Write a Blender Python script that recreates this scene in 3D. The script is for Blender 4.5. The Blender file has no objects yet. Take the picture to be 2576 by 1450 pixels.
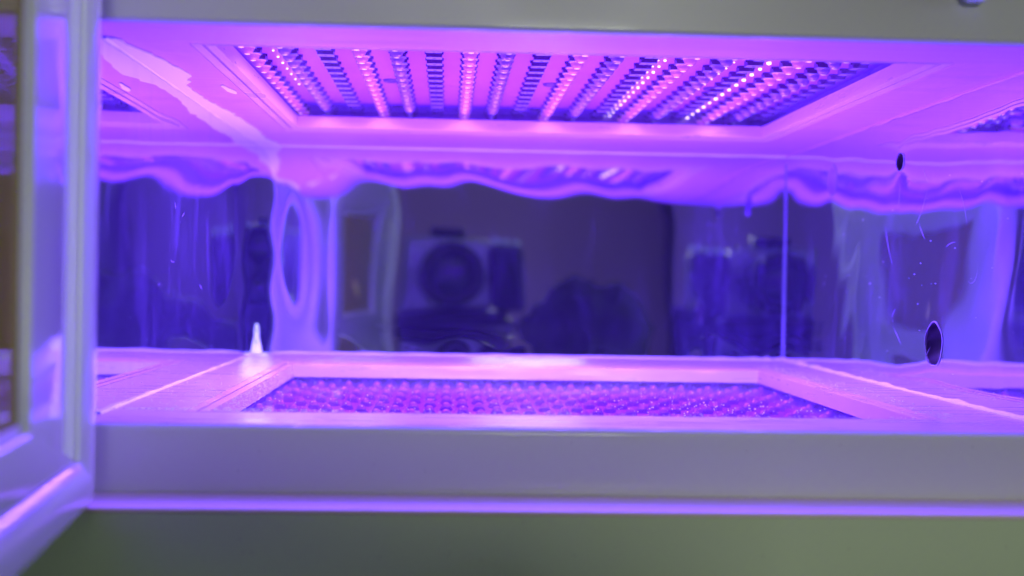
import bpy, bmesh, math, random
from mathutils import Vector, Matrix, noise
random.seed(7)
SC = bpy.context.scene
COL = SC.collection

# ------------------------------------------------------------------ camera
F_PX, YAW, PIT, ROL = 3226.6, 0.04976, 0.00747, 0.01733
cy_, sy_, cp_, sp_ = math.cos(YAW), math.sin(YAW), math.cos(PIT), math.sin(PIT)
e_u = Vector((cy_, -sy_, 0)); e_z = Vector((sy_ * sp_, cy_ * sp_, cp_)); fw = Vector((sy_ * cp_, cy_ * cp_, -sp_))
cr, sr = math.cos(ROL), math.sin(ROL)
Rv = e_u * cr + e_z * sr
Uv = e_z * cr - e_u * sr
cam_d = bpy.data.cameras.new('photo_camera')
cam_d.sensor_width = 36.0
cam_d.lens = F_PX / 2576 * 36.0
cam_d.clip_start = 0.005; cam_d.clip_end = 50
cam_d.dof.use_dof = True; cam_d.dof.focus_distance = 0.45; cam_d.dof.aperture_fstop = 9.0
cam = bpy.data.objects.new('photo_camera', cam_d); COL.objects.link(cam)
cam.matrix_world = Matrix(((Rv.x, Uv.x, -fw.x, 0), (Rv.y, Uv.y, -fw.y, 0), (Rv.z, Uv.z, -fw.z, 0), (0, 0, 0, 1)))
SC.camera = cam

# ------------------------------------------------------------------ world, exposure, lamps
w = bpy.data.worlds.new('World'); SC.world = w; w.use_nodes = True
bg = w.node_tree.nodes['Background']; bg.inputs[0].default_value = (0.80, 0.92, 1.0, 1); bg.inputs[1].default_value = 0.05
SC.view_settings.view_transform = 'Standard'; SC.view_settings.look = 'None'
SC.view_settings.exposure = 0; SC.view_settings.gamma = 1
SC.cycles.use_denoising = True
SC.cycles.max_bounces = 14; SC.cycles.glossy_bounces = 10; SC.cycles.diffuse_bounces = 5
SC.cycles.transparent_max_bounces = 12
SC.cycles.sample_clamp_indirect = 4.0
SC.cycles.blur_glossy = 0.3

def lamp(name, loc, rot, sx, sy, energy, color, spread=None):
    d = bpy.data.lights.new(name, 'AREA'); d.shape = 'RECTANGLE'; d.size = sx; d.size_y = sy
    d.energy = energy; d.color = color
    if spread: d.spread = math.radians(spread)
    o = bpy.data.objects.new(name, d); COL.objects.link(o); o.location = loc; o.rotation_euler = rot
    return o
lamp('room_ceiling_lamp', (0.42, -0.30, 1.05), (math.radians(-22), math.radians(24), 0), 0.8, 0.4, 1.3, (0.88, 1.0, 0.86))
lamp('left_fill_light', (-0.95, -0.5, 0.35), (math.radians(90), 0, math.radians(-55)), 0.5, 0.5, 0.5, (0.62, 0.95, 0.95))  # added cool fill from the left, no fixture there
lamp('right_fill_light', (1.0, 0.02, 0.22), (math.radians(90), 0, math.radians(90)), 0.4, 0.4, 1.4, (0.80, 0.95, 1.0))  # added fill to brighten the door's inner face
lamp('rear_shaping_light', (0.16, -1.15, 0.29), (math.radians(78), 0, math.radians(6)), 0.20, 0.12, 4.2, (0.92, 0.97, 0.84))  # added behind the camera so its shadow falls on the lower body

# chamber numbers, metres: camera at the origin, x right, y away, z up
XL, XR, ZT, ZB, YF, YB = -0.0989, 0.1773, 0.0670, -0.0407, 0.349, 0.670
ROWX = [-0.069 + 0.01255 * k for k in range(18)]
ROWY = [0.424 + 0.013 * j for j in range(15)]
CZ = 0.0785      # ceiling board underside
FZ = -0.0508     # floor board top side
CEIL_COL, FLOOR_COL = (0.215, 0.095, 1.0), (0.215, 0.07, 1.0)
for k in range(0, 18, 3):
    ROWL = ROWX[k] + (0.013 if k == 0 else 0)
    lamp('ceiling_led_lamp', (ROWL, 0.497, 0.0734), (0, 0, 0), 0.0036, 0.160, 0.37, CEIL_COL, 160)
    lamp('floor_bounce_light', (ROWL, 0.497, -0.0461), (math.pi, 0, 0), 0.0036, 0.160, 0.27, FLOOR_COL, 140)  # added upward light for bounce off the floor; floor LEDs are unlit

# ------------------------------------------------------------------ materials
def mat(name, col=(0.8, 0.8, 0.8), rough=0.5, metal=0.0, spec=0.5, emis=None, estr=0, coat=0, coat_rough=0.05):
    m = bpy.data.materials.new(name); m.use_nodes = True
    p = m.node_tree.nodes['Principled BSDF']
    p.inputs['Base Color'].default_value = (*col, 1); p.inputs['Roughness'].default_value = rough
    p.inputs['Metallic'].default_value = metal; p.inputs['Specular IOR Level'].default_value = spec
    p.inputs['Coat Weight'].default_value = coat; p.inputs['Coat Roughness'].default_value = coat_rough
    if emis: p.inputs['Emission Color'].default_value = (*emis, 1); p.inputs['Emission Strength'].default_value = estr
    return m
def N(m, t, **kw):
    n = m.node_tree.nodes.new(t)
    for k, v in kw.items():
        if k in n.inputs: n.inputs[k].default_value = v
        else: setattr(n, k, v)
    return n
def L(m, a, b): m.node_tree.links.new(a, b)
def grain(m, scale=(60, 60, 60), rough=(0.3, 0.5), bump=0.0, bscale=None, colvar=None, detail=4):
    """object-space noise on roughness, relief and (optionally) colour"""
    p = m.node_tree.nodes['Principled BSDF']
    tc = N(m, 'ShaderNodeTexCoord'); mp = N(m, 'ShaderNodeMapping'); mp.inputs['Scale'].default_value = scale
    L(m, tc.outputs['Object'], mp.inputs['Vector'])
    n = N(m, 'ShaderNodeTexNoise'); n.inputs['Scale'].default_value = 1.0; n.inputs['Detail'].default_value = detail
    L(m, mp.outputs[0], n.inputs['Vector'])
    r = N(m, 'ShaderNodeMapRange'); r.inputs['To Min'].default_value = rough[0]; r.inputs['To Max'].default_value = rough[1]
    r.inputs['From Min'].default_value = 0.3; r.inputs['From Max'].default_value = 0.7
    L(m, n.outputs['Fac'], r.inputs['Value']); L(m, r.outputs[0], p.inputs['Roughness'])
    if bump:
        b = N(m, 'ShaderNodeBump'); b.inputs['Strength'].default_value = 1.0; b.inputs['Distance'].default_value = bump
        L(m, n.outputs['Fac'], b.inputs['Height']); L(m, b.outputs[0], p.inputs['Normal'])
    if colvar:
        mx = N(m, 'ShaderNodeMix', data_type='RGBA'); mx.inputs['A'].default_value = (*colvar[0], 1); mx.inputs['B'].default_value = (*colvar[1], 1)
        L(m, r.outputs[0], mx.inputs['Factor'])
        r2 = N(m, 'ShaderNodeMapRange'); r2.inputs['From Min'].default_value = 0.35; r2.inputs['From Max'].default_value = 0.65
        L(m, n.outputs['Fac'], r2.inputs['Value']); L(m, r2.outputs[0], mx.inputs['Factor'])
        L(m, mx.outputs['Result'], p.inputs['Base Color'])
    return m

M_FACE = grain(mat('white_enamel', (0.60, 0.59, 0.60), 0.35, coat=0.35, coat_rough=0.06), (25, 25, 25), (0.32, 0.42))
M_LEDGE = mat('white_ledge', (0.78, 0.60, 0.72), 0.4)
M_BODY = grain(mat('white_enamel_body', (0.56, 0.66, 0.45), 0.4), (25, 25, 25), (0.38, 0.48))
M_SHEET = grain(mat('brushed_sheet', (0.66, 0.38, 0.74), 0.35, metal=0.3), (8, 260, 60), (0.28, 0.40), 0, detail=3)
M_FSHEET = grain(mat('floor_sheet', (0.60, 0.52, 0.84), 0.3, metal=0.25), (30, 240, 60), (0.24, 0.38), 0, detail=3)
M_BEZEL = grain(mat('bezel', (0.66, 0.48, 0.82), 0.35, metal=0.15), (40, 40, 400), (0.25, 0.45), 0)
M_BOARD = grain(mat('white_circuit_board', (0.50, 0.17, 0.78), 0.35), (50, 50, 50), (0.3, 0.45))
M_GROOVE = mat('dark_groove', (0.10, 0.09, 0.12), 0.6)
M_PACK = mat('led_package', (0.14, 0.05, 0.13), 0.35)
M_PACKOFF = mat('unlit_package', (0.46, 0.17, 0.40), 0.5)
M_DOMEOFF = mat('unlit_dome', (0.62, 0.32, 0.58), 0.25, coat=0.3)
M_PACKBOT = mat('led_package_face', (0.34, 0.30, 0.36), 0.4)
M_DOMEGREY = mat('clear_dome', (0.36, 0.20, 0.34), 0.08, coat=0.6)
M_DOMELIT = mat('lit_dome', (0.5, 0.2, 0.5), 0.08, coat=0.5)
M_CHIP = mat('lit_chip', (0.5, 0.3, 0.5), 0.3, emis=(0.9, 0.40, 1.0), estr=2.0)
M_RING = mat('lit_ring', (0.5, 0.3, 0.5), 0.3, emis=(0.8, 0.22, 1.0), estr=0.7)
M_BEAD = mat('reflection_bead', (0.8, 0.8, 0.8), 0.3, emis=(1.0, 0.72, 1.0), estr=3.0)
M_GREYCHIP = mat('grey_chip', (0.5, 0.5, 0.6), 0.3, emis=(0.62, 0.42, 0.85), estr=0.5)
p = M_DOMELIT.node_tree.nodes['Principled BSDF']
p.inputs['Emission Color'].default_value = (0.7, 0.10, 0.75, 1); p.inputs['Emission Strength'].default_value = 0.42
M_SEAL = grain(mat('sealant', (0.80, 0.86, 0.90), 0.35), (300, 300, 300), (0.25, 0.5), 0.0002)
M_PALE = grain(mat('pale_patch', (0.80, 0.97, 0.97), 0.3), (20, 20, 20), (0.3, 0.4))
M_SCR = mat('scratch', (0.55, 0.50, 0.75), 0.3)
M_DUST = mat('dust', (0.9, 0.95, 1.0), 0.3, spec=0.8)
M_DARK = mat('dark_inside', (0.015, 0.01, 0.02), 0.5)
M_EDGE = mat('cut_edge', (0.75, 0.85, 0.95), 0.2, metal=0.6)
M_BLACK = grain(mat('black_plastic', (0.02, 0.02, 0.022), 0.4), (80, 80, 80), (0.3, 0.5))
M_RUBBER = mat('black_rubber', (0.025, 0.025, 0.028), 0.6)
M_SILVER = grain(mat('silver_alloy', (0.42, 0.42, 0.46), 0.35, metal=0.7), (80, 80, 80), (0.25, 0.4))
M_LENS = mat('lens_glass', (0.008, 0.008, 0.02), 0.04, spec=0.7, coat=0.4)
M_WALL = grain(mat('painted_room_wall', (0.50, 0.34, 0.52), 0.7), (3, 3, 3), (0.6, 0.8))
M_DESK = grain(mat('olive_desk', (0.36, 0.36, 0.20), 0.45), (6, 60, 6), (0.35, 0.55), colvar=((0.33, 0.34, 0.18), (0.40, 0.40, 0.23)))
M_CLOTH = grain(mat('dark_cloth', (0.03, 0.028, 0.035), 0.8), (120, 120, 120), (0.7, 0.9), 0.0006)

def pane(name, tint, gl=0.02, k=0.9):
    m = bpy.data.materials.new(name); m.use_nodes = True; nt = m.node_tree; nt.nodes.clear()
    o = nt.nodes.new('ShaderNodeOutputMaterial'); mx = nt.nodes.new('ShaderNodeMixShader')
    t = nt.nodes.new('ShaderNodeBsdfTransparent'); t.inputs[0].default_value = (*tint, 1)
    g = nt.nodes.new('ShaderNodeBsdfGlossy'); g.inputs['Roughness'].default_value = gl
    lw = nt.nodes.new('ShaderNodeLayerWeight'); lw.inputs['Blend'].default_value = 0.5
    pw = nt.nodes.new('ShaderNodeMath'); pw.operation = 'POWER'; pw.inputs[1].default_value = 5.0
    f = nt.nodes.new('ShaderNodeMath'); f.operation = 'MULTIPLY_ADD'; f.inputs[1].default_value = k; f.inputs[2].default_value = 0.03
    nt.links.new(lw.outputs['Facing'], pw.inputs[0]); nt.links.new(pw.outputs[0], f.inputs[0])
    nt.links.new(f.outputs[0], mx.inputs[0]); nt.links.new(t.outputs[0], mx.inputs[1]); nt.links.new(g.outputs[0], mx.inputs[2])
    nt.links.new(mx.outputs[0], o.inputs[0])
    return m
M_GLASS_C = pane('quartz_pane', (0.97, 0.97, 0.98), 0.02, 0.15)
M_GLASS_F = pane('dusty_pane', (0.92, 0.76, 0.94), 0.08, 0.30)
M_AMBER = pane('amber_acrylic', (0.75, 0.58, 0.10), 0.03)
def add_body(m, col, fac):
    """a little scattering inside the tinted sheet"""
    nt = m.node_tree; o = nt.nodes['Material Output']; src = o.inputs[0].links[0].from_socket
    d = nt.nodes.new('ShaderNodeBsdfDiffuse'); d.inputs[0].default_value = (*col, 1)
    mx = nt.nodes.new('ShaderNodeMixShader'); mx.inputs[0].default_value = fac
    nt.links.new(src, mx.inputs[1]); nt.links.new(d.outputs[0], mx.inputs[2]); nt.links.new(mx.outputs[0], o.inputs[0])
add_body(M_AMBER, (0.42, 0.40, 0.05), 0.5)

def mirror(name, haze=0.10, wipe=0.1, tint=(0.80, 0.78, 0.92), hcol=(0.5, 0.42, 0.9)):
    """polished sheet: metal reflection plus a thin scattering film of wipe marks"""
    m = mat(name, tint, 0.03, metal=1.0); nt = m.node_tree; p = nt.nodes['Principled BSDF']; out = nt.nodes['Material Output']
    d = N(m, 'ShaderNodeBsdfDiffuse'); d.inputs['Color'].default_value = (*hcol, 1)
    mx = N(m, 'ShaderNodeMixShader')
    tc = N(m, 'ShaderNodeTexCoord')
    def nz(sc, det, lo, hi, dist=0.0):
        mp = N(m, 'ShaderNodeMapping'); mp.inputs['Scale'].default_value = sc
        L(m, tc.outputs['Object'], mp.inputs['Vector'])
        n = N(m, 'ShaderNodeTexNoise'); n.inputs['Scale'].default_value = 1; n.inputs['Detail'].default_value = det; n.inputs['Distortion'].default_value = dist
        L(m, mp.outputs[0], n.inputs['Vector'])
        r = N(m, 'ShaderNodeMapRange'); r.inputs['From Min'].default_value = lo; r.inputs['From Max'].default_value = hi
        L(m, n.outputs['Fac'], r.inputs['Value']); return r.outputs[0]
    a = nz((70, 70, 25), 5, 0.52, 0.80, 0.6)
    b = nz((400, 400, 60), 3, 0.62, 0.80)
    mul = N(m, 'ShaderNodeMath', operation='MULTIPLY'); L(m, a, mul.inputs[0]); mul.inputs[1].default_value = wipe
    mu2 = N(m, 'ShaderNodeMath', operation='MULTIPLY'); L(m, b, mu2.inputs[0]); mu2.inputs[1].default_value = wipe * .45
    ad = N(m, 'ShaderNodeMath', operation='ADD'); L(m, mul.outputs[0], ad.inputs[0]); L(m, mu2.outputs[0], ad.inputs[1])
    ad2 = N(m, 'ShaderNodeMath', operation='ADD'); L(m, ad.outputs[0], ad2.inputs[0]); ad2.inputs[1].default_value = haze
    L(m, ad2.outputs[0], mx.inputs[0]); L(m, p.outputs[0], mx.inputs[1]); L(m, d.outputs[0], mx.inputs[2]); L(m, mx.outputs[0], out.inputs[0])
    rr = N(m, 'ShaderNodeMath', operation='MULTIPLY_ADD'); L(m, ad.outputs[0], rr.inputs[0]); rr.inputs[1].default_value = 0.3; rr.inputs[2].default_value = 0.025
    L(m, rr.outputs[0], p.inputs['Roughness'])
    return m
M_MIRB = mirror('polished_back_sheet', 0.025, 0.03)
M_MIRL = mirror('polished_left_sheet', 0.04, 0.08)
M_MIRR = mirror('polished_right_sheet', 0.035, 0.06)

def door_paint():
    m = mat('door_enamel', (0.55, 0.55, 0.56), 0.12, spec=0.7, coat=0.7, coat_rough=0.03)
    return grain(m, (20, 20, 20), (0.10, 0.16))
M_DOOR = door_paint(); M_DOOR.node_tree.nodes['Principled BSDF'].inputs['Base Color'].default_value = (.68, .68, .69, 1)

# ------------------------------------------------------------------ mesh helpers
def link(name, me, m, parent=None, smooth=False):
    o = bpy.data.objects.new(name, me); COL.objects.link(o)
    if m is not None:
        for q in (m if isinstance(m, (list, tuple)) else [m]): me.materials.append(q)
    if parent: o.parent = parent
    if smooth:
        for f in me.polygons: f.use_smooth = True
    return o
def mesh(name, V, Fc, mi=None):
    me = bpy.data.meshes.new(name); me.from_pydata(V, [], Fc)
    if mi:
        for f, i in zip(me.polygons, mi): f.material_index = i
    me.update(); return me
def tag(o, label=None, cat=None, group=None, kind=None):
    for k, v in (('label', label), ('category', cat), ('group', group), ('kind', kind)):
        if v: o[k] = v
    return o
def box(name, x0, x1, y0, y1, z0, z1, m, parent=None, bevel=0, seg=4):
    V = [(x, y, z) for x in (x0, x1) for y in (y0, y1) for z in (z0, z1)]
    Fc = [(0, 1, 3, 2), (4, 6, 7, 5), (0, 4, 5, 1), (2, 3, 7, 6), (0, 2, 6, 4), (1, 5, 7, 3)]
    bm = bmesh.new(); vs = [bm.verts.new(v) for v in V]
    for f in Fc: bm.faces.new([vs[i] for i in f])
    bmesh.ops.recalc_face_normals(bm, faces=bm.faces)
    if bevel: bmesh.ops.bevel(bm, geom=bm.edges[:] , offset=bevel, segments=seg, profile=0.5, affect='EDGES')
    me = bpy.data.meshes.new(name); bm.to_mesh(me); bm.free()
    o = link(name, me, m, parent)
    if bevel:
        for f in me.polygons: f.use_smooth = True
        mod = o.modifiers.new('wn', 'WEIGHTED_NORMAL'); mod.keep_sharp = False; mod.weight = 80
    return o
def frame(name, ro, rb, rt, z0, z1, m, parent=None):
    """rectangular ring lying in xy: outer rect ro, inner rect rb at z0 (visible side), inner rect rt at z1"""
    def rc(r, z): return [(r[0], r[2], z), (r[1], r[2], z), (r[1], r[3], z), (r[0], r[3], z)]
    V = rc(ro, z0) + rc(rb, z0) + rc(rt, z1) + rc(ro, z1)
    Fc = []
    for i in range(4):
        j = (i + 1) % 4
        Fc += [(i, j, 4 + j, 4 + i), (4 + i, 4 + j, 8 + j, 8 + i), (8 + i, 8 + j, 12 + j, 12 + i), (12 + i, 12 + j, j, i)]
    bm = bmesh.new(); vs = [bm.verts.new(v) for v in V]
    for f in Fc: bm.faces.new([vs[i] for i in f])
    bmesh.ops.recalc_face_normals(bm, faces=bm.faces)
    bmesh.ops.bevel(bm, geom=bm.edges[:], offset=0.00015, segments=2, profile=0.5, affect='EDGES')
    me = bpy.data.meshes.new(name); bm.to_mesh(me); bm.free()
    return link(name, me, m, parent)
def lathe(name, prof, m, parent=None, seg=48, axis='Z', mi=None, smooth=True):
    """prof: (radius, height) list"""
    V, Fc, mm = [], [], []
    for r, h in prof:
        for i in range(seg):
            a = 2 * math.pi * i / seg; c, s = r * math.cos(a), r * math.sin(a)
            V.append((c, s, h) if axis == 'Z' else (c, h, s) if axis == 'Y' else (h, c, s))
    for k in range(len(prof) - 1):
        for i in range(seg):
            j = (i + 1) % seg; Fc.append((k * seg + i, k * seg + j, (k + 1) * seg + j, (k + 1) * seg + i)); mm.append(mi[k] if mi else 0)
    return link(name, mesh(name, V, Fc, mm), m, parent, smooth)

# ------------------------------------------------------------------ the cabinet
cab = bpy.data.objects.new('curing_cabinet', None); COL.objects.link(cab); cab.location = (0.04, 0.5, -0.30)
tag(cab, 'white ultraviolet lamp cabinet with open door and mirror-lined chamber glowing violet', 'lamp cabinet')
OFF = Vector(cab.location)
def P(o):      # keep world placement under the cabinet's empty
    o.parent = cab; o.matrix_parent_inverse = Matrix.Translation(-OFF); return o

BX0, BX1 = -0.150, 0.228
P(box('upper_front_panel', BX0, BX1, YF, 0.3712, ZT + .0002, 0.215, M_FACE, None, 0.0016))
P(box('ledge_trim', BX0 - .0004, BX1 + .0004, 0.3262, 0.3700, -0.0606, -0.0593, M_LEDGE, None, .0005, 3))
P(box('lower_front_panel', BX0, BX1, YF, 0.3712, -0.0603, ZB - .0002, M_FACE, None, 0.0018))
P(box('left_jamb', BX0, XL - 0.0009, YF + 0.0003, 0.3712, ZB + 0.0004, ZT - 0.0004, M_FACE, None, 0.001, 2))
P(box('right_jamb', XR + 0.0012, BX1, YF + 0.0003, 0.3712, ZB + 0.0004, ZT - 0.0004, M_FACE, None, 0.001, 2))
P(box('lower_body', BX0, BX1, 0.3265, 0.72, -0.30, -0.0594, M_BODY, None, 0.0016))
P(box('left_side_panel', BX0, BX0 + 0.012, 0.3716, 0.72, -0.0590, 0.215, M_FACE, None, 0.001, 2))
P(box('right_side_panel', BX1 - 0.012, BX1, 0.3716, 0.72, -0.0590, 0.215, M_FACE, None, 0.001, 2))
P(box('rear_panel', BX0 + 0.0123, BX1 - 0.0123, 0.708, 0.72, -0.0590, 0.2146, M_FACE, None, 0.001, 2))
P(box('top_panel', BX0 + 0.0123, BX1 - 0.0123, 0.3716, 0.7077, 0.205, 0.2146, M_FACE, None, 0.001, 2))

# ceiling and floor: sheet, two bezel rings, pane, board
HO = (-0.0765, 0.1510, 0.3798, 0.6040)                # outer edge of the bezel
HM = (-0.0730, 0.1472, 0.3804, 0.5945)                # groove
HI = (-0.0695, 0.1435, 0.3810, 0.5840)                # opening, chamber side
HT = (-0.0690, 0.1430, 0.3814, 0.5835)                # opening, lamp side
def lampwin(sgn, z, mS, mG, pane_z, names):
    e = 0.0003
    ss = (XL - .0040, XR + .0015, 0.3503, YB - 0.0006)
    hole = (HO[0] - .0004, HO[1] + .0004, HO[2] - .0001, HO[3] + .0004)
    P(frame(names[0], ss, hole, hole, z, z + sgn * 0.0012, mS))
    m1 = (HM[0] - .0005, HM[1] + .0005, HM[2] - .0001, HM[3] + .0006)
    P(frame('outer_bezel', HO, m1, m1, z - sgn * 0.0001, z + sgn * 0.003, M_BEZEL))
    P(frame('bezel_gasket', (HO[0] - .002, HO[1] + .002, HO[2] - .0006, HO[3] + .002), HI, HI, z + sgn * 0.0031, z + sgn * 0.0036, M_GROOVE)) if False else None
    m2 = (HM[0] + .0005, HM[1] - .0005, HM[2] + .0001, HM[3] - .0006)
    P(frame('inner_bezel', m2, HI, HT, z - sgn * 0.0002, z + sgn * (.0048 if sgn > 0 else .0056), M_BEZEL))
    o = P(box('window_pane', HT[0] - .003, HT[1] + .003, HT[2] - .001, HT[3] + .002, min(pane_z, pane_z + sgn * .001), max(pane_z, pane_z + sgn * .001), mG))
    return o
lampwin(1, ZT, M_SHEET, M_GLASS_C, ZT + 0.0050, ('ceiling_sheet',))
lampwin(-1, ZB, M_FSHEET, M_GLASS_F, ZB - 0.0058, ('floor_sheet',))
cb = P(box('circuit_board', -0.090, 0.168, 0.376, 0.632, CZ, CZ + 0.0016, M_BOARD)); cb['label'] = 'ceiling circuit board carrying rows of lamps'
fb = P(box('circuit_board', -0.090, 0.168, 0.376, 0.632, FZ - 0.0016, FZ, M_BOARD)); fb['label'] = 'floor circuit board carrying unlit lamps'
for zz, lo, hi in ((0, ZT + .0062, CZ - .0001), (1, FZ + .0001, ZB - .0070)):     # spacer walls that close the lamp compartments
    P(box('spacer_wall', -.086, .164, .6118, .6138, lo, hi, M_BEZEL))
    P(box('spacer_wall', -.0800, -.0785, .380, .6116, lo, hi, M_BEZEL))
    P(box('spacer_wall', .1530, .1545, .380, .6116, lo, hi, M_BEZEL))

# ---- LEDs (built pointing down, tip at z = -h)
def led_mesh(kind, seg=14):
    bm = bmesh.new(); mats = [M_PACKOFF if kind == 'off' else M_PACK, M_PACKBOT, {'lit': M_DOMELIT, 'grey': M_DOMEGREY, 'flat': M_PACKBOT, 'off': M_DOMEOFF}[kind],
                              {'lit': M_CHIP, 'grey': M_GREYCHIP, 'flat': M_EDGE, 'off': M_PACKBOT}[kind], {'lit': M_RING}.get(kind, M_PACKBOT)]
    def bx(x0, x1, y0, y1, z0, z1, mi, mb=None):
        vs = [bm.verts.new((x, y, z)) for x in (x0, x1) for y in (y0, y1) for z in (z0, z1)]
        for k, f in enumerate([(0, 1, 3, 2), (4, 6, 7, 5), (0, 4, 5, 1), (2, 3, 7, 6), (0, 2, 6, 4), (1, 5, 7, 3)]):
            q = bm.faces.new([vs[i] for i in f]); q.material_index = mb if (k == 4 and mb is not None) else mi
    a = 0.0028
    bx(-a, a, -0.0024, 0.0024, -0.0020, 0, 0, 1)
    bx(-a - .0005, -a, -0.0019, -0.0009, -0.0009, 0, 0); bx(a, a + .0005, -0.0019, -0.0009, -0.0009, 0, 0)
    if kind == 'flat':
        bx(-0.0006, 0.0006, -0.0005, 0.0005, -0.0022, -0.0020, 3)
    else:
        rings = []
        R = 0.0023
        pr = [(R * 1.12, -0.0020, 4), (R * 1.12, -0.0024, 4), (R, -0.00245, 2), (R * .97, -0.0031, 2), (R * .86, -0.0036, 2), (R * .66, -0.0041, 2), (R * .42, -0.0044, 3), (R * .18, -0.00455, 3)]
        for r, z, mi in pr:
            rings.append([bm.verts.new((r * math.cos(2 * math.pi * i / seg), r * math.sin(2 * math.pi * i / seg), z)) for i in range(seg)])
        for k in range(len(pr) - 1):
            for i in range(seg):
                j = (i + 1) % seg
                q = bm.faces.new((rings[k][i], rings[k][j], rings[k + 1][j], rings[k + 1][i])); q.material_index = pr[k][2]; q.smooth = True
        q = bm.faces.new(rings[-1]); q.material_index = 3
    bmesh.ops.recalc_face_normals(bm, faces=bm.faces)
    me = bpy.data.meshes.new('led_' + kind); bm.to_mesh(me); bm.free()
    for q in mats: me.materials.append(q)
    return me
LM = {k: led_mesh(k) for k in ('lit', 'grey', 'flat', 'off')}
kinds = ['lit', 'grey', 'flat']
rest = []
for j, y in enumerate(ROWY):
    for k, x in enumerate(ROWX):
        kd = kinds[k % 3]
        T = Matrix.Translation((x, y, CZ)) @ Matrix.Rotation(random.uniform(-.02, .02), 4, 'Z')
        if j < 11:
            o = bpy.data.objects.new('led', LM[kd]); COL.objects.link(o); P(o); o.parent = cb; o.matrix_parent_inverse = Matrix(); o.matrix_local = Matrix.Translation(OFF * 0) @ T
            o.matrix_parent_inverse = Matrix()
        else: rest.append((LM[kd], T))
        T2 = Matrix.Translation((x + (.00627 if j % 2 else 0), y, FZ)) @ Matrix.Rotation(math.pi, 4, 'X') @ Matrix.Scale(.72, 4)
        if 2 <= j < 7:
            o = bpy.data.objects.new('led', LM['off']); COL.objects.link(o); o.parent = fb; o.matrix_local = T2
        elif j >= 7: rest.append((LM['off'], T2))
V, Fc, mi, allm = [], [], [], []
for me, T in rest:
    b = len(V); V += [tuple(T @ v.co) for v in me.vertices]
    for q in me.materials:
        if q not in allm: allm.append(q)
    for f in me.polygons: Fc.append([b + i for i in f.vertices]); mi.append(allm.index(me.materials[f.material_index]))
o = P(link('far_leds', mesh('far_leds', V, Fc, mi), allm)); o['kind'] = 'stuff'

# little glowing beads beside some rows, added to imitate LED reflections in the pane
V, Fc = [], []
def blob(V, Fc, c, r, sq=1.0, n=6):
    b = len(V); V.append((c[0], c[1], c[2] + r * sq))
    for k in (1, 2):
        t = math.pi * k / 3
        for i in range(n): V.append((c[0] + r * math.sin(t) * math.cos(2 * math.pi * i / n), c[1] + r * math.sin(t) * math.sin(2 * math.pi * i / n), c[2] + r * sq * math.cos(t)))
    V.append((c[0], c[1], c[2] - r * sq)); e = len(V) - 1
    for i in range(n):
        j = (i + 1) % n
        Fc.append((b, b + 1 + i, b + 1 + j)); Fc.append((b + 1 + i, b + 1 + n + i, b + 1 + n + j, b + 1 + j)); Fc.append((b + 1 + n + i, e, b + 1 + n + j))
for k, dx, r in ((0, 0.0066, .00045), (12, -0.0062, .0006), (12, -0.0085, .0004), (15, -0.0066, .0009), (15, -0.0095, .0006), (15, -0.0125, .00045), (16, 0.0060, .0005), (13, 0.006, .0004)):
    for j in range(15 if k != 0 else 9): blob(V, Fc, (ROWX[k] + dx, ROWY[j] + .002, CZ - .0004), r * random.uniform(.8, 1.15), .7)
o = P(link('reflection_beads', mesh('reflection_beads', V, Fc), M_BEAD, None, True)); o['kind'] = 'stuff'
for x, y in ((-.024, .515), (.040, .515), (.105, .515), (-.024, .594), (.040, .594), (.105, .594)):
    o = lathe('screw', [(.0001, -.0009), (.0012, -.0009), (.0012, -.0005), (.0030, -.0009), (.0033, -.0004), (.0034, 0)], M_PACK, cb, 20); o.location = (x, y, CZ)

# ------------------------------------------------------------------ polished walls with dents
def waves(seed, comps):
    rn = random.Random(seed); W = []
    for lam, slope, ax in comps:
        kx = 2 * math.pi / lam * ax[0]; kz = 2 * math.pi / lam * ax[1]
        W.append((slope / (2 * math.pi / lam), kx, kz, rn.uniform(0, 6.28)))
    return lambda u, v: sum(a * math.sin(kx * u + kz * v + ph + 1.3 * math.sin(kx * .37 * u + ph)) for a, kx, kz, ph in W)
def sheet(name, u0, u1, v0, v1, step, fn, m, holes=()):
    nu = int((u1 - u0) / step); nv = int((v1 - v0) / step)
    V, Fc = [], []
    for i in range(nu + 1):
        for j in range(nv + 1):
            u = u0 + (u1 - u0) * i / nu; v = v0 + (v1 - v0) * j / nv
            for cu, cv, ru, rv in holes:      # snap near vertices to the rim
                a = math.atan2((v - cv) / rv, (u - cu) / ru); d = math.hypot((u - cu) / ru, (v - cv) / rv)
                if 0.85 < d < 1.25 and abs(d - 1) * min(ru, rv) < step * 0.75:
                    u = cu + ru * math.cos(a); v = cv + rv * math.sin(a)
            V.append(fn(u, v))
    for i in range(nu):
        for j in range(nv):
            u = u0 + (u1 - u0) * (i + .5) / nu; v = v0 + (v1 - v0) * (j + .5) / nv
            if any(math.hypot((u - cu) / ru, (v - cv) / rv) < 1 for cu, cv, ru, rv in holes): continue
            a = i * (nv + 1) + j; Fc.append((a, a + nv + 1, a + nv + 2, a + 1))
    return P(link(name, mesh(name, V, Fc), m, None, True))
def gau(u, v, cu, cv, su, sv): return math.exp(-((u - cu) / su) ** 2 - ((v - cv) / sv) ** 2)
wb = waves(3, [(.16, .0034, (.9, .4)), (.085, .0026, (.95, .3)), (.055, .0014, (.8, .6)), (.11, .0012, (.2, 1))])
wtop = waves(8, [(.12, .005, (.7, .7)), (.06, .0055, (.8, .6)), (.03, .004, (.8, .5))])
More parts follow.
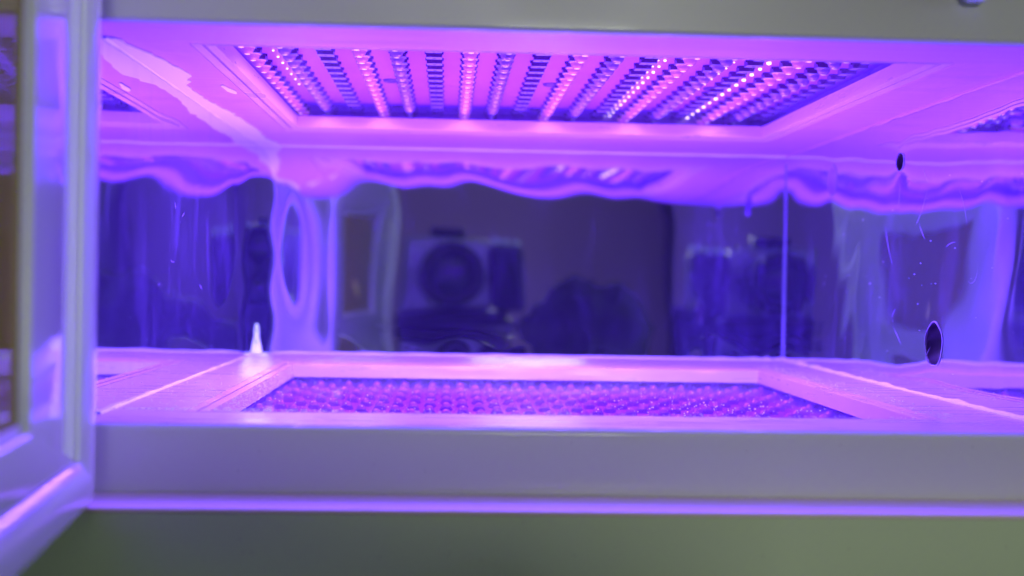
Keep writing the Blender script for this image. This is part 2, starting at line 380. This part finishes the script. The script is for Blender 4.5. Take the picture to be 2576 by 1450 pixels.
def back(u, v):
    s = min(1, max(0, (v - .025) / .035)); s = s * s * (3 - 2 * s)
    y = YB + wb(u, v) * .8 + wtop(u, v) * s * 1.7
    t = max(0, (ZB + .0155) - v)
    # buckled strip beside the left corner with one flat leaf-shaped patch
    lo_, hi_ = -.0915, -.0590
    if u < hi_:
        n = 24; acc = 0.0; a0 = max(u, lo_ - .006); st = (hi_ - a0) / n
        for i in range(n):
            x = a0 + (i + .5) * st
            wgt = 1 / (1 + math.exp(-(x - lo_ - .0012 * math.sin(v * 190)) / .0007)) / (1 + math.exp((x - hi_ + .003) / .0009))
            e = ((x + .0785 + .10 * (v - .011) * .6) / (.0088 * (1 - .45 * max(0, (v - .011) / .038)))) ** 2 + ((v - .011) / .036) ** 2
            sl = (-x / .67 + (-.0842 - x) / .376) / 2
            acc += sl * .63 * wgt * (1 - .97 * math.exp(-e ** 3)) * st
        y -= acc
    y -= 1.34 * t * t * (1 + .15 * math.sin(u * 95 + 1) + .10 * math.sin(u * 190))
    return (u, y, v)
sheet('back_wall', XL, XR, ZB, ZT, .0012, back, M_MIRB)
wl = waves(11, [(.14, .005, (.9, .4)), (.07, .004, (.95, .3)), (.045, .003, (.5, .8)), (.02, .0012, (.3, .9))])
def left(u, v):
    S0 = .018
    m = .028 * .886 * (math.erf((u - .51) / .028) - math.erf((.67 - .51) / .028)) * math.exp(-(abs(v - .013) / .030) ** 3)
    m2 = .009 * .886 * (math.erf((u - .652) / .009) - math.erf((.67 - .652) / .009)) * (1 + .4 * math.sin(v * 160))
    bend = .004 * (u - .67) + .0004
    d = 0.0011 * gau(u, v, .640, .012, .012, .045) - .0006 * gau(u, v, .655, -.01, .008, .03)
    return (XL + wl(u, v) * .5 + bend, u, v)
sheet('left_wall', 0.3512, YB, ZB, ZT, .0016, left, M_MIRL)
wr = waves(23, [(.13, .0035, (.9, .4)), (.075, .0022, (.8, .6)), (.05, .0022, (.35, .95)), (.03, .0010, (.3, .95))])
KV = .016
wo = waves(41, [(.034, .0022, (.45, .9)), (.022, .0016, (.7, .7)), (.028, .0018, (.95, .3))])
HOLES = [(0.4580, -0.0212, .0080, .0078), (0.587, 0.0480, .0066, .0072), (0.4987, 0.0487, .0042, .0036)]
def right(u, v):
    d = sum(.0006 * gau(u, v, cu, cv, ru * 2.2, rv * 2.2) for cu, cv, ru, rv in HOLES)
    return (XR + wr(u, v) - d * .5 + .0001 * gau(u, v, .489, .012, .036, .045) + KV * (v - .012) * math.exp(-((u - .489) / .055) ** 2) + wo(u, v), u, v)
sheet('right_wall', 0.3512, YB, ZB, ZT, .0012, right, M_MIRR, HOLES)
for n, (cu, cv, ru, rv) in enumerate(HOLES):
    hx = right(cu + ru, cv)[0]
    V, Fc = [], []; S = 40
    prof = [(1.05, -.0002), (1.00, -.0003), (.98, .0004), (.97, .006), (.05, .0062)]
    for r, dx in prof:
        for i in range(S):
            a = 2 * math.pi * i / S; q = r * (1 + .03 * math.sin(5 * a + n) * (r > .98))
            px = right(cu + ru * q * math.cos(a), cv + rv * q * math.sin(a))[0]
            V.append((px + dx, cu + ru * q * math.cos(a), cv + rv * q * math.sin(a)))
    for k in range(len(prof) - 1):
        for i in range(S):
            j = (i + 1) % S; Fc.append((k * S + i, k * S + j, (k + 1) * S + j, (k + 1) * S + i))
    mi = [0] * (1 * S) + [1] * (3 * S)
    o = P(link('port_hole', mesh('port_hole', V, Fc, mi), [M_EDGE, M_DARK if n != 1 else mat('violet_lit_inside', (.35, .25, .5), .5)], None, True))  # second hole's inside is coloured violet to imitate light in it
    o['label'] = ['dark round hole low in the right wall', 'round hole with violet light painted inside, high at the back of the right wall', 'small torn hole near the ceiling in the right wall'][n]

# corner flange, seam beads, pale patches, dust
P(box('corner_flange', XR - .0006, XR - .0003, YB - .0009, YB - .0006, ZB + .0003, ZT - .004, M_EDGE))
def bead(name, a, b, r, m, n=60, seed=1, jit=.35, push=(0, 0, 0)):
    a = Vector(a); b = Vector(b); V, Fc = [], []; S = 8; d = (b - a).normalized(); s1 = d.cross(Vector((0, 0, 1))).normalized(); s2 = s1.cross(d)
    for i in range(n + 1):
        c = a.lerp(b, i / n) + Vector((0, 0, 0)); q = r * (1 + jit * noise.noise(Vector((i * .35, seed, 0))) * 2)
        for k in range(S):
            t = 2 * math.pi * k / S; V.append(tuple(c + s1 * q * math.cos(t) + s2 * q * math.sin(t)))
    for i in range(n):
        for k in range(S): j = (k + 1) % S; Fc.append((i * S + k, i * S + j, (i + 1) * S + j, (i + 1) * S + k))
    return P(link(name, mesh(name, V, Fc), m, None, True))
bead('sealant_bead', (XL, .371, ZB), (XL, YB, ZB), .0007, M_SEAL, seed=2)
bead('sealant_bead', (XR, .371, ZB), (XR, YB, ZB), .0013, M_SEAL, seed=5)
bead('sealant_bead', (XR, .371, ZT), (XR, YB, ZT), .0008, M_SHEET, seed=9)
bead('sealant_bead', (XL, .371, ZT), (XL, YB, ZT), .0008, M_PALE, seed=12)
bead('sealant_bead', (XL, YB - .0004, ZT), (XR, YB - .0004, ZT), .0010, M_PALE, seed=15, jit=.15)
bead('sealant_bead', (XL, YB - .0006, ZB), (XR, YB - .0006, ZB), .0008, M_SEAL, seed=17, jit=.25)
def patch(name, pts, z, th, m, label=None):
    """thin irregular slab lying on a horizontal sheet"""
    n = len(pts); V = [(x, y, z) for x, y in pts] + [(x, y, z + th) for x, y in pts]
    Fc = [tuple(range(n)), tuple(range(2 * n - 1, n - 1, -1))] + [(i, (i + 1) % n, n + (i + 1) % n, n + i) for i in range(n)]
    bm = bmesh.new(); vs = [bm.verts.new(v) for v in V]
    for f in Fc: bm.faces.new([vs[i] for i in f])
    bmesh.ops.recalc_face_normals(bm, faces=bm.faces); bmesh.ops.triangulate(bm, faces=bm.faces[:])
    me = bpy.data.meshes.new(name); bm.to_mesh(me); bm.free()
    o = P(link(name, me, m)); 
    if label: o['label'] = label
    return o
# thin pale slab along the left ceiling seam: ragged inner edge
pts = [(XL + .0004, .372)]
ys = [.372 + i * (.668 - .372) / 70 for i in range(71)]
for y in ys:
    t = (y - .372) / .296
    kn = ((0, .002), (.12, .008), (.22, .0105), (.30, .0045), (.42, .0040), (.55, .0075), (.75, .0095), (.88, .0080), (1.0, .0115))
    wd = next(a[1] + (b[1] - a[1]) * (t - a[0]) / (b[0] - a[0]) for a, b in zip(kn, kn[1:]) if t <= b[0] + 1e-6) + .0016 * noise.noise(Vector((y * 140, 0, 3))) + .0008 * noise.noise(Vector((y * 600, 2, 3)))
    pts.append((XL + .0006 + max(.0008, wd), y))
pts.append((XL + .0004, .668))
patch('pale_patch', pts, ZT - .0006, .0004, M_PALE, 'ragged pale strip along the left ceiling seam')
patch('pale_patch', [(-.0805 + .0012 * math.cos(a) * (1.0 + .3 * math.sin(3 * a)) + .003 * math.sin(a) * .3, .470 + .010 * math.sin(a)) for a in [i * math.tau / 18 for i in range(18)]], ZT - .0006, .0004, M_PALE)
# pale shred in the back left corner, self-lit to imitate light through a gap
V = []; Fc = []
prof = [(.0002, .0150, .0001), (.0006, .0115, .0004), (.0001, .0085, .0008), (.0007, .0055, .0010), (.0002, .0035, .0020), (-.0003, .0002, .0034)]
for dx, z, wd in prof: V += [(XL + .0001 + dx, YB - .0010 - wd * .3, ZB + z), (XL + .0006 + dx + wd, YB - .0010, ZB + z), (XL + .0006 + dx + wd * .5, YB - .0022, ZB + z)]
for k in range(len(prof) - 1):
    for i in range(3): j = (i + 1) % 3; Fc.append((k * 3 + i, k * 3 + j, k * 3 + 3 + j, k * 3 + 3 + i))
Fc += [(0, 1, 2), (15, 17, 16)]
o = P(link('glowing_shred', mesh('glowing_shred', V, Fc), mat('glowing_white', (.9, .95, .85), .4, emis=(.75, 1, .8), estr=.45)))

def dust(name, pts, m=M_DUST):
    V, Fc = [], []
    for c, r in pts: blob(V, Fc, c, r, .7, 5)
    o = P(link(name, mesh(name, V, Fc), m, None, True)); o['kind'] = 'stuff'; return o
pts = []
for _ in range(420):
    x, y = random.uniform(-.066, .142), random.uniform(.44, .582)
    pts.append(((x, y, ZB - .0057), random.choice((.00012, .00016, .00022, .0003))))
for _ in range(60):
    x, y = random.gauss(.10, .02), random.gauss(.47, .015)
    pts.append(((x, y, ZB - .0057), random.choice((.0002, .0003, .0004))))
dust('glass_dust', pts)
pts = []
for _ in range(350):     # along the front rim and left floor
    x = random.choice((random.uniform(-.098, -.03), random.uniform(-.09, .15))); pts.append(((x, .3806 + random.gauss(0, .0012), ZB + .0007), random.uniform(.00010, .00028)))
for _ in range(200):
    y = random.uniform(.38, .62); pts.append(((random.uniform(XL + .002, -.068), y, ZB + .0003), random.uniform(.0001, .00026)))
for _ in range(220):
    y = random.uniform(.38, .62); pts.append(((random.gauss(.153, .004), y, ZB + .0007), random.uniform(.0001, .0003)))
for _ in range(900):     # grit on the left inner face
    t = random.random(); y = random.uniform(.382, .598)
    pts.append(((-.0695 + .0005 * t + .0001, y, ZB - .0056 * t), random.uniform(.00012, .0003)))
dust('floor_grit', pts)
pts = []
for _ in range(110):
    u, v = random.uniform(.38, .66), random.uniform(ZB + .002, .045); q = left(u, v); pts.append(((q[0] + .00005, u, v), random.choice((.00005, .00006, .00009))))
for _ in range(60):
    u, v = random.uniform(.38, .6), random.uniform(ZB, .04); q = right(u, v); pts.append(((q[0] - .0001, u, v), random.choice((.0001, .0002))))
dust('wall_dust', pts)
def scratches(name, fn, sgn, lst, r):
    """thin raised scratch burrs that follow the sheet; joined, too fine to count"""
    V, Fc = [], []
    for u0, v0, L0, ang, cur in lst:
        n = 14; u, v = u0, v0; b = len(V)
        for i in range(n + 1):
            q = fn(u, v); rr = r * math.sin(math.pi * (i + .5) / (n + 1))
            for k in range(3):
                t = math.tau * k / 3; V.append((q[0] + sgn * .00005 + rr * math.cos(t), u, v + rr * math.sin(t)))
            u += L0 / n * math.cos(ang); v += L0 / n * math.sin(ang); ang += cur / n
        for i in range(n):
            for k in range(3): j = (k + 1) % 3; Fc.append((b + i * 3 + k, b + i * 3 + j, b + i * 3 + 3 + j, b + i * 3 + 3 + k))
    o = P(link(name, mesh(name, V, Fc), M_SCR)); o['kind'] = 'stuff'
rs = random.Random(4)
scratches('wall_scratches', right, -1, [(.470, .036, .018, -1.1, .5), (.440, .034, .016, -2.4, .6), (.430, .002, .012, -2.6, -2.4), (.505, .008, .020, .9, .3), (.500, .030, .010, 1.6, .2)] +
          [(rs.uniform(.43, .56), rs.uniform(-.03, .045), rs.uniform(.004, .012), rs.uniform(-.8, .8), rs.uniform(-.6, .6)) for _ in range(8)], .00006)
scratches('wall_scratches', left, 1, [(rs.uniform(.40, .63), rs.uniform(-.036, .04), rs.uniform(.003, .010), rs.uniform(-1.2, 1.2), rs.uniform(-.6, .6)) for _ in range(6)], .00005)
pts = [((rs.uniform(-.06, .17), YF - .00005, rs.uniform(-.057, -.044)), .0002) for _ in range(9)] + [((rs.uniform(-.06, .15), .3264, rs.uniform(-.072, -.062)), .0002) for _ in range(12)]
dust('paint_specks', pts, M_PACK)

# ------------------------------------------------------------------ open door (inner side faces the chamber axis)
HX, HY, ANG = -0.0872, 0.3255, math.radians(5.5)
dr = bpy.data.objects.new('door', None); COL.objects.link(dr); P(dr)
dr.matrix_parent_inverse = Matrix.Translation(-OFF)
# local frame: X = along the door away from the hinge, Y = out of its inner face, Z up
tx = Vector((math.sin(ANG), -math.cos(ANG), 0)); ny = Vector((math.cos(ANG), math.sin(ANG), 0))
dr.matrix_basis = Matrix(((tx.x, ny.x, 0, HX), (tx.y, ny.y, 0, HY), (0, 0, 1, 0), (0, 0, 0, 1)))
DT, DB_, DW = 0.120, -0.0580, 0.325
def dring(name, t0, t1, z0, z1, wr_, y0, y1, m, bev=.0012):
    """upright rectangular ring in the door's plane"""
    bm = bmesh.new()
    def rc(a, b, c, d, y): return [bm.verts.new(v) for v in ((a, y, c), (b, y, c), (b, y, d), (a, y, d))]
    w2 = wr_ + .0040
    A = rc(t0, t1, z0, z1, y1); B = rc(t0 + wr_, t1 - wr_, z0 + wr_, z1 - wr_, y1); B2 = rc(t0 + w2, t1 - w2, z0 + w2, z1 - w2, y1 - .0028); C_ = rc(t0 + w2, t1 - w2, z0 + w2, z1 - w2, y0); D_ = rc(t0, t1, z0, z1, y0)
    for i in range(4):
        j = (i + 1) % 4
        for p1, p2 in ((A, B), (B, B2), (B2, C_), (C_, D_), (D_, A)): bm.faces.new((p1[i], p1[j], p2[j], p2[i]))
    bmesh.ops.recalc_face_normals(bm, faces=bm.faces)
    bmesh.ops.bevel(bm, geom=bm.edges[:], offset=bev, segments=4, profile=.5, affect='EDGES')
    me = bpy.data.meshes.new(name); bm.to_mesh(me); bm.free()
    return link(name, me, m, dr, True)
def dring2(name, outer, inner, y0, y1, m, bev=.0008):
    bm = bmesh.new()
    def rc(r, y): return [bm.verts.new(v) for v in ((r[0], y, r[2]), (r[1], y, r[2]), (r[1], y, r[3]), (r[0], y, r[3]))]
    A, B, C_, D_ = rc(outer, y1), rc(inner, y1), rc(inner, y0), rc(outer, y0)
    for i in range(4):
        j = (i + 1) % 4
        for p1, p2 in ((A, B), (B, C_), (C_, D_), (D_, A)): bm.faces.new((p1[i], p1[j], p2[j], p2[i]))
    bmesh.ops.recalc_face_normals(bm, faces=bm.faces)
    bmesh.ops.bevel(bm, geom=bm.edges[:], offset=bev, segments=3, profile=.5, affect='EDGES')
    me = bpy.data.meshes.new(name); bm.to_mesh(me); bm.free()
    return link(name, me, m, dr, True)
dring('rim', 0, DW, DB_, DT, .0075, -.016, 0, M_DOOR, .0016)
WIN = (0.060, 0.221, -0.0335, 0.0600)
dring2('panel', (.0117, DW - .0117, DB_ + .0117, DT - .0117), WIN, -.0080, -.0030, M_DOOR)
dring2('window_frame', (WIN[0] - .0004, WIN[1] + .0004, WIN[2] - .0004, WIN[3] + .0004), (WIN[0] + .002, WIN[1] - .002, WIN[2] + .002, WIN[3] - .002), -.0125, -.0046, M_FACE, .0005)
box('window_pane', WIN[0] + .0022, WIN[1] - .0022, -.0082, -.0052, WIN[2] + .0022, WIN[3] - .0022, M_AMBER, dr)
tg = box('yellow_glint', -.0110, .0110, -.0003, .0003, -.0035, .0035, mat('glint_yellow', (.95, .90, .10), .5), dr, .0001, 1)  # added yellow plate, coloured to imitate a lamp glint in the window
tg.location = (.135, -.0047, -.0110); tg.rotation_euler = (0, math.radians(28), 0)
for z in (.085, -.045):
    lathe('hinge_pin', [(.0001, z - .006), (.0022, z - .006), (.0022, z + .006), (.0001, z + .006)], M_SILVER, dr, 16).location = (-.0022, -.012, 0)

# catch block and knob just under the top edge of the picture, on the upper front panel
P(box('catch_block', .094, .180, .322, YF - .0001, .0873, .103, M_BLACK, None, .003))
lathe('catch_knob', [(.0001, 0), (.0022, 0), (.0032, .0008), (.0036, .0025), (.0036, .0101), (.0001, .0101)], M_PALE, None, 24)
kb = bpy.data.objects['catch_knob']; P(kb); kb.location = (.1428, .3450, .0780)

# ------------------------------------------------------------------ room (seen in the mirrors)
tag(box('desk', -.9, 1.0, -.45, .95, -.34, -.3002, M_DESK), kind='structure')
tag(box('room_wall', -2.2, 2.2, -1.32, -1.25, -1.1, 1.9, M_WALL), kind='structure')
tag(box('room_floor', -2.2, 2.2, -1.25, 1.6, -1.12, -1.10, M_WALL), kind='structure')
for sx in (-.85, .95):
    pass
cup = bpy.data.objects.new('cupboard', None); COL.objects.link(cup); cup.location = (.75, -1.05, -1.10)
tag(cup, 'tall dark cupboard against the room wall, mirrored in the back wall', 'cupboard')
box('carcass', -.30, .45, -.18, .17, 0, 2.1, M_BLACK, cup, .004, 2)
for i in range(2):
    d = box('cupboard_door', -.295 + .374 * i, .075 + .374 * i, .1705, .188, .03, 2.08, M_CLOTH, cup, .003, 2)
    box('handle', (.05 if i == 0 else .10), (.06 if i == 0 else .11), .1885, .205, 1.0, 1.12, M_SILVER, d, .002, 2)

ph = bpy.data.objects.new('stills_camera', None); COL.objects.link(ph)
ph.rotation_euler = (0, 0, -YAW); ph.location = (0, 0, -.045)
tag(ph, 'silver and black camera with large lens, mirrored in the back wall', 'camera')
def Q(o, z=.045): o.location.z += z; return o
Q(lathe('lens', [(.0225, -.006), (.0330, -.0030), (.0345, -.006), (.0345, -.030), (.0325, -.031), (.0325, -.062), (.0300, -.064), (.0300, -.075)], M_BLACK, ph, 48, 'Y'))
Q(lathe('front_glass', [(.0001, -.0045), (.010, -.0050), (.018, -.0065), (.0235, -.009)], M_LENS, ph, 40, 'Y'))
Q(box('camera_body', -.050, .046, -.105, -.072, -.040, .041, M_SILVER, ph, .005))
Q(box('hand_grip', .0465, .086, -.112, -.058, -.040, .036, M_RUBBER, ph, .008))
for x in (.054, .066, .079): Q(lathe('dial', [(.0001, .0425), (.0042, .0425), (.0050, .0415), (.0050, .0364)], M_PALE, ph, 20)).location = (x, -.084, .045)
Q(box('viewfinder_hump', -.022, .018, -.103, -.076, .0413, .052, M_BLACK, ph, .003))
tp = bpy.data.objects.new('tripod', None); COL.objects.link(tp); tp.location = (-.005, -.09, -.30)
tag(tp, 'black tripod carrying the camera on the desk, mirrored in the back wall', 'tripod')
box('head_plate', -.050, .066, -.03, .03, .2512, .2598, M_BLACK, tp, .002, 2)
box('geared_head', -.052, .075, -.028, .028, .190, .2510, M_RUBBER, tp, .006, 3)
lathe('ball_head', [(.0001, .1898), (.022, .1895), (.027, .17), (.018, .16), (.018, .14), (.0001, .14)], M_BLACK, tp)
lathe('column', [(.0001, .142), (.014, .142), (.014, .03), (.0001, .03)], M_BLACK, tp)
for a in (90, 210, 330):
    a = math.radians(a); V = []; A = Vector((.012 * math.cos(a), .012 * math.sin(a), .15)); B = Vector((.15 * math.cos(a), .15 * math.sin(a), .004))
    d = (B - A).normalized(); s1 = d.cross(Vector((0, 0, 1))).normalized(); s2 = s1.cross(d)
    for c, r in ((A, .011), (B, .007)):
        for k in range(12): t = math.tau * k / 12; V.append(tuple(c + s1 * r * math.cos(t) + s2 * r * math.sin(t)))
    Fc = [(k, (k + 1) % 12, 12 + (k + 1) % 12, 12 + k) for k in range(12)] + [tuple(range(12)), tuple(range(23, 11, -1))]
    link('leg', mesh('leg', V, Fc), M_BLACK, tp, True)

# soft dark bag beside the camera
bm = bmesh.new(); bmesh.ops.create_icosphere(bm, subdivisions=5, radius=1)
for v in bm.verts:
    n = v.co.normalized(); k = 1 + .07 * noise.noise(n * 2.2) + .05 * noise.noise(n * 6) + .025 * noise.noise(n * 14)
    z = math.copysign(abs(n.z) ** .55, n.z) * .152 * k; r_ = 1.12 - .28 * max(0, n.z)
    v.co = Vector((n.x * .086 * k * r_, n.y * .055 * k, max(-.145, z)))
me = bpy.data.meshes.new('bag'); bm.to_mesh(me); bm.free()
o = link('bag', me, M_CLOTH, None, True); o.location = (.146, -.03, -.1552)
tag(o, 'dark soft bag standing on the desk beside the camera, mirrored in the back wall', 'bag')
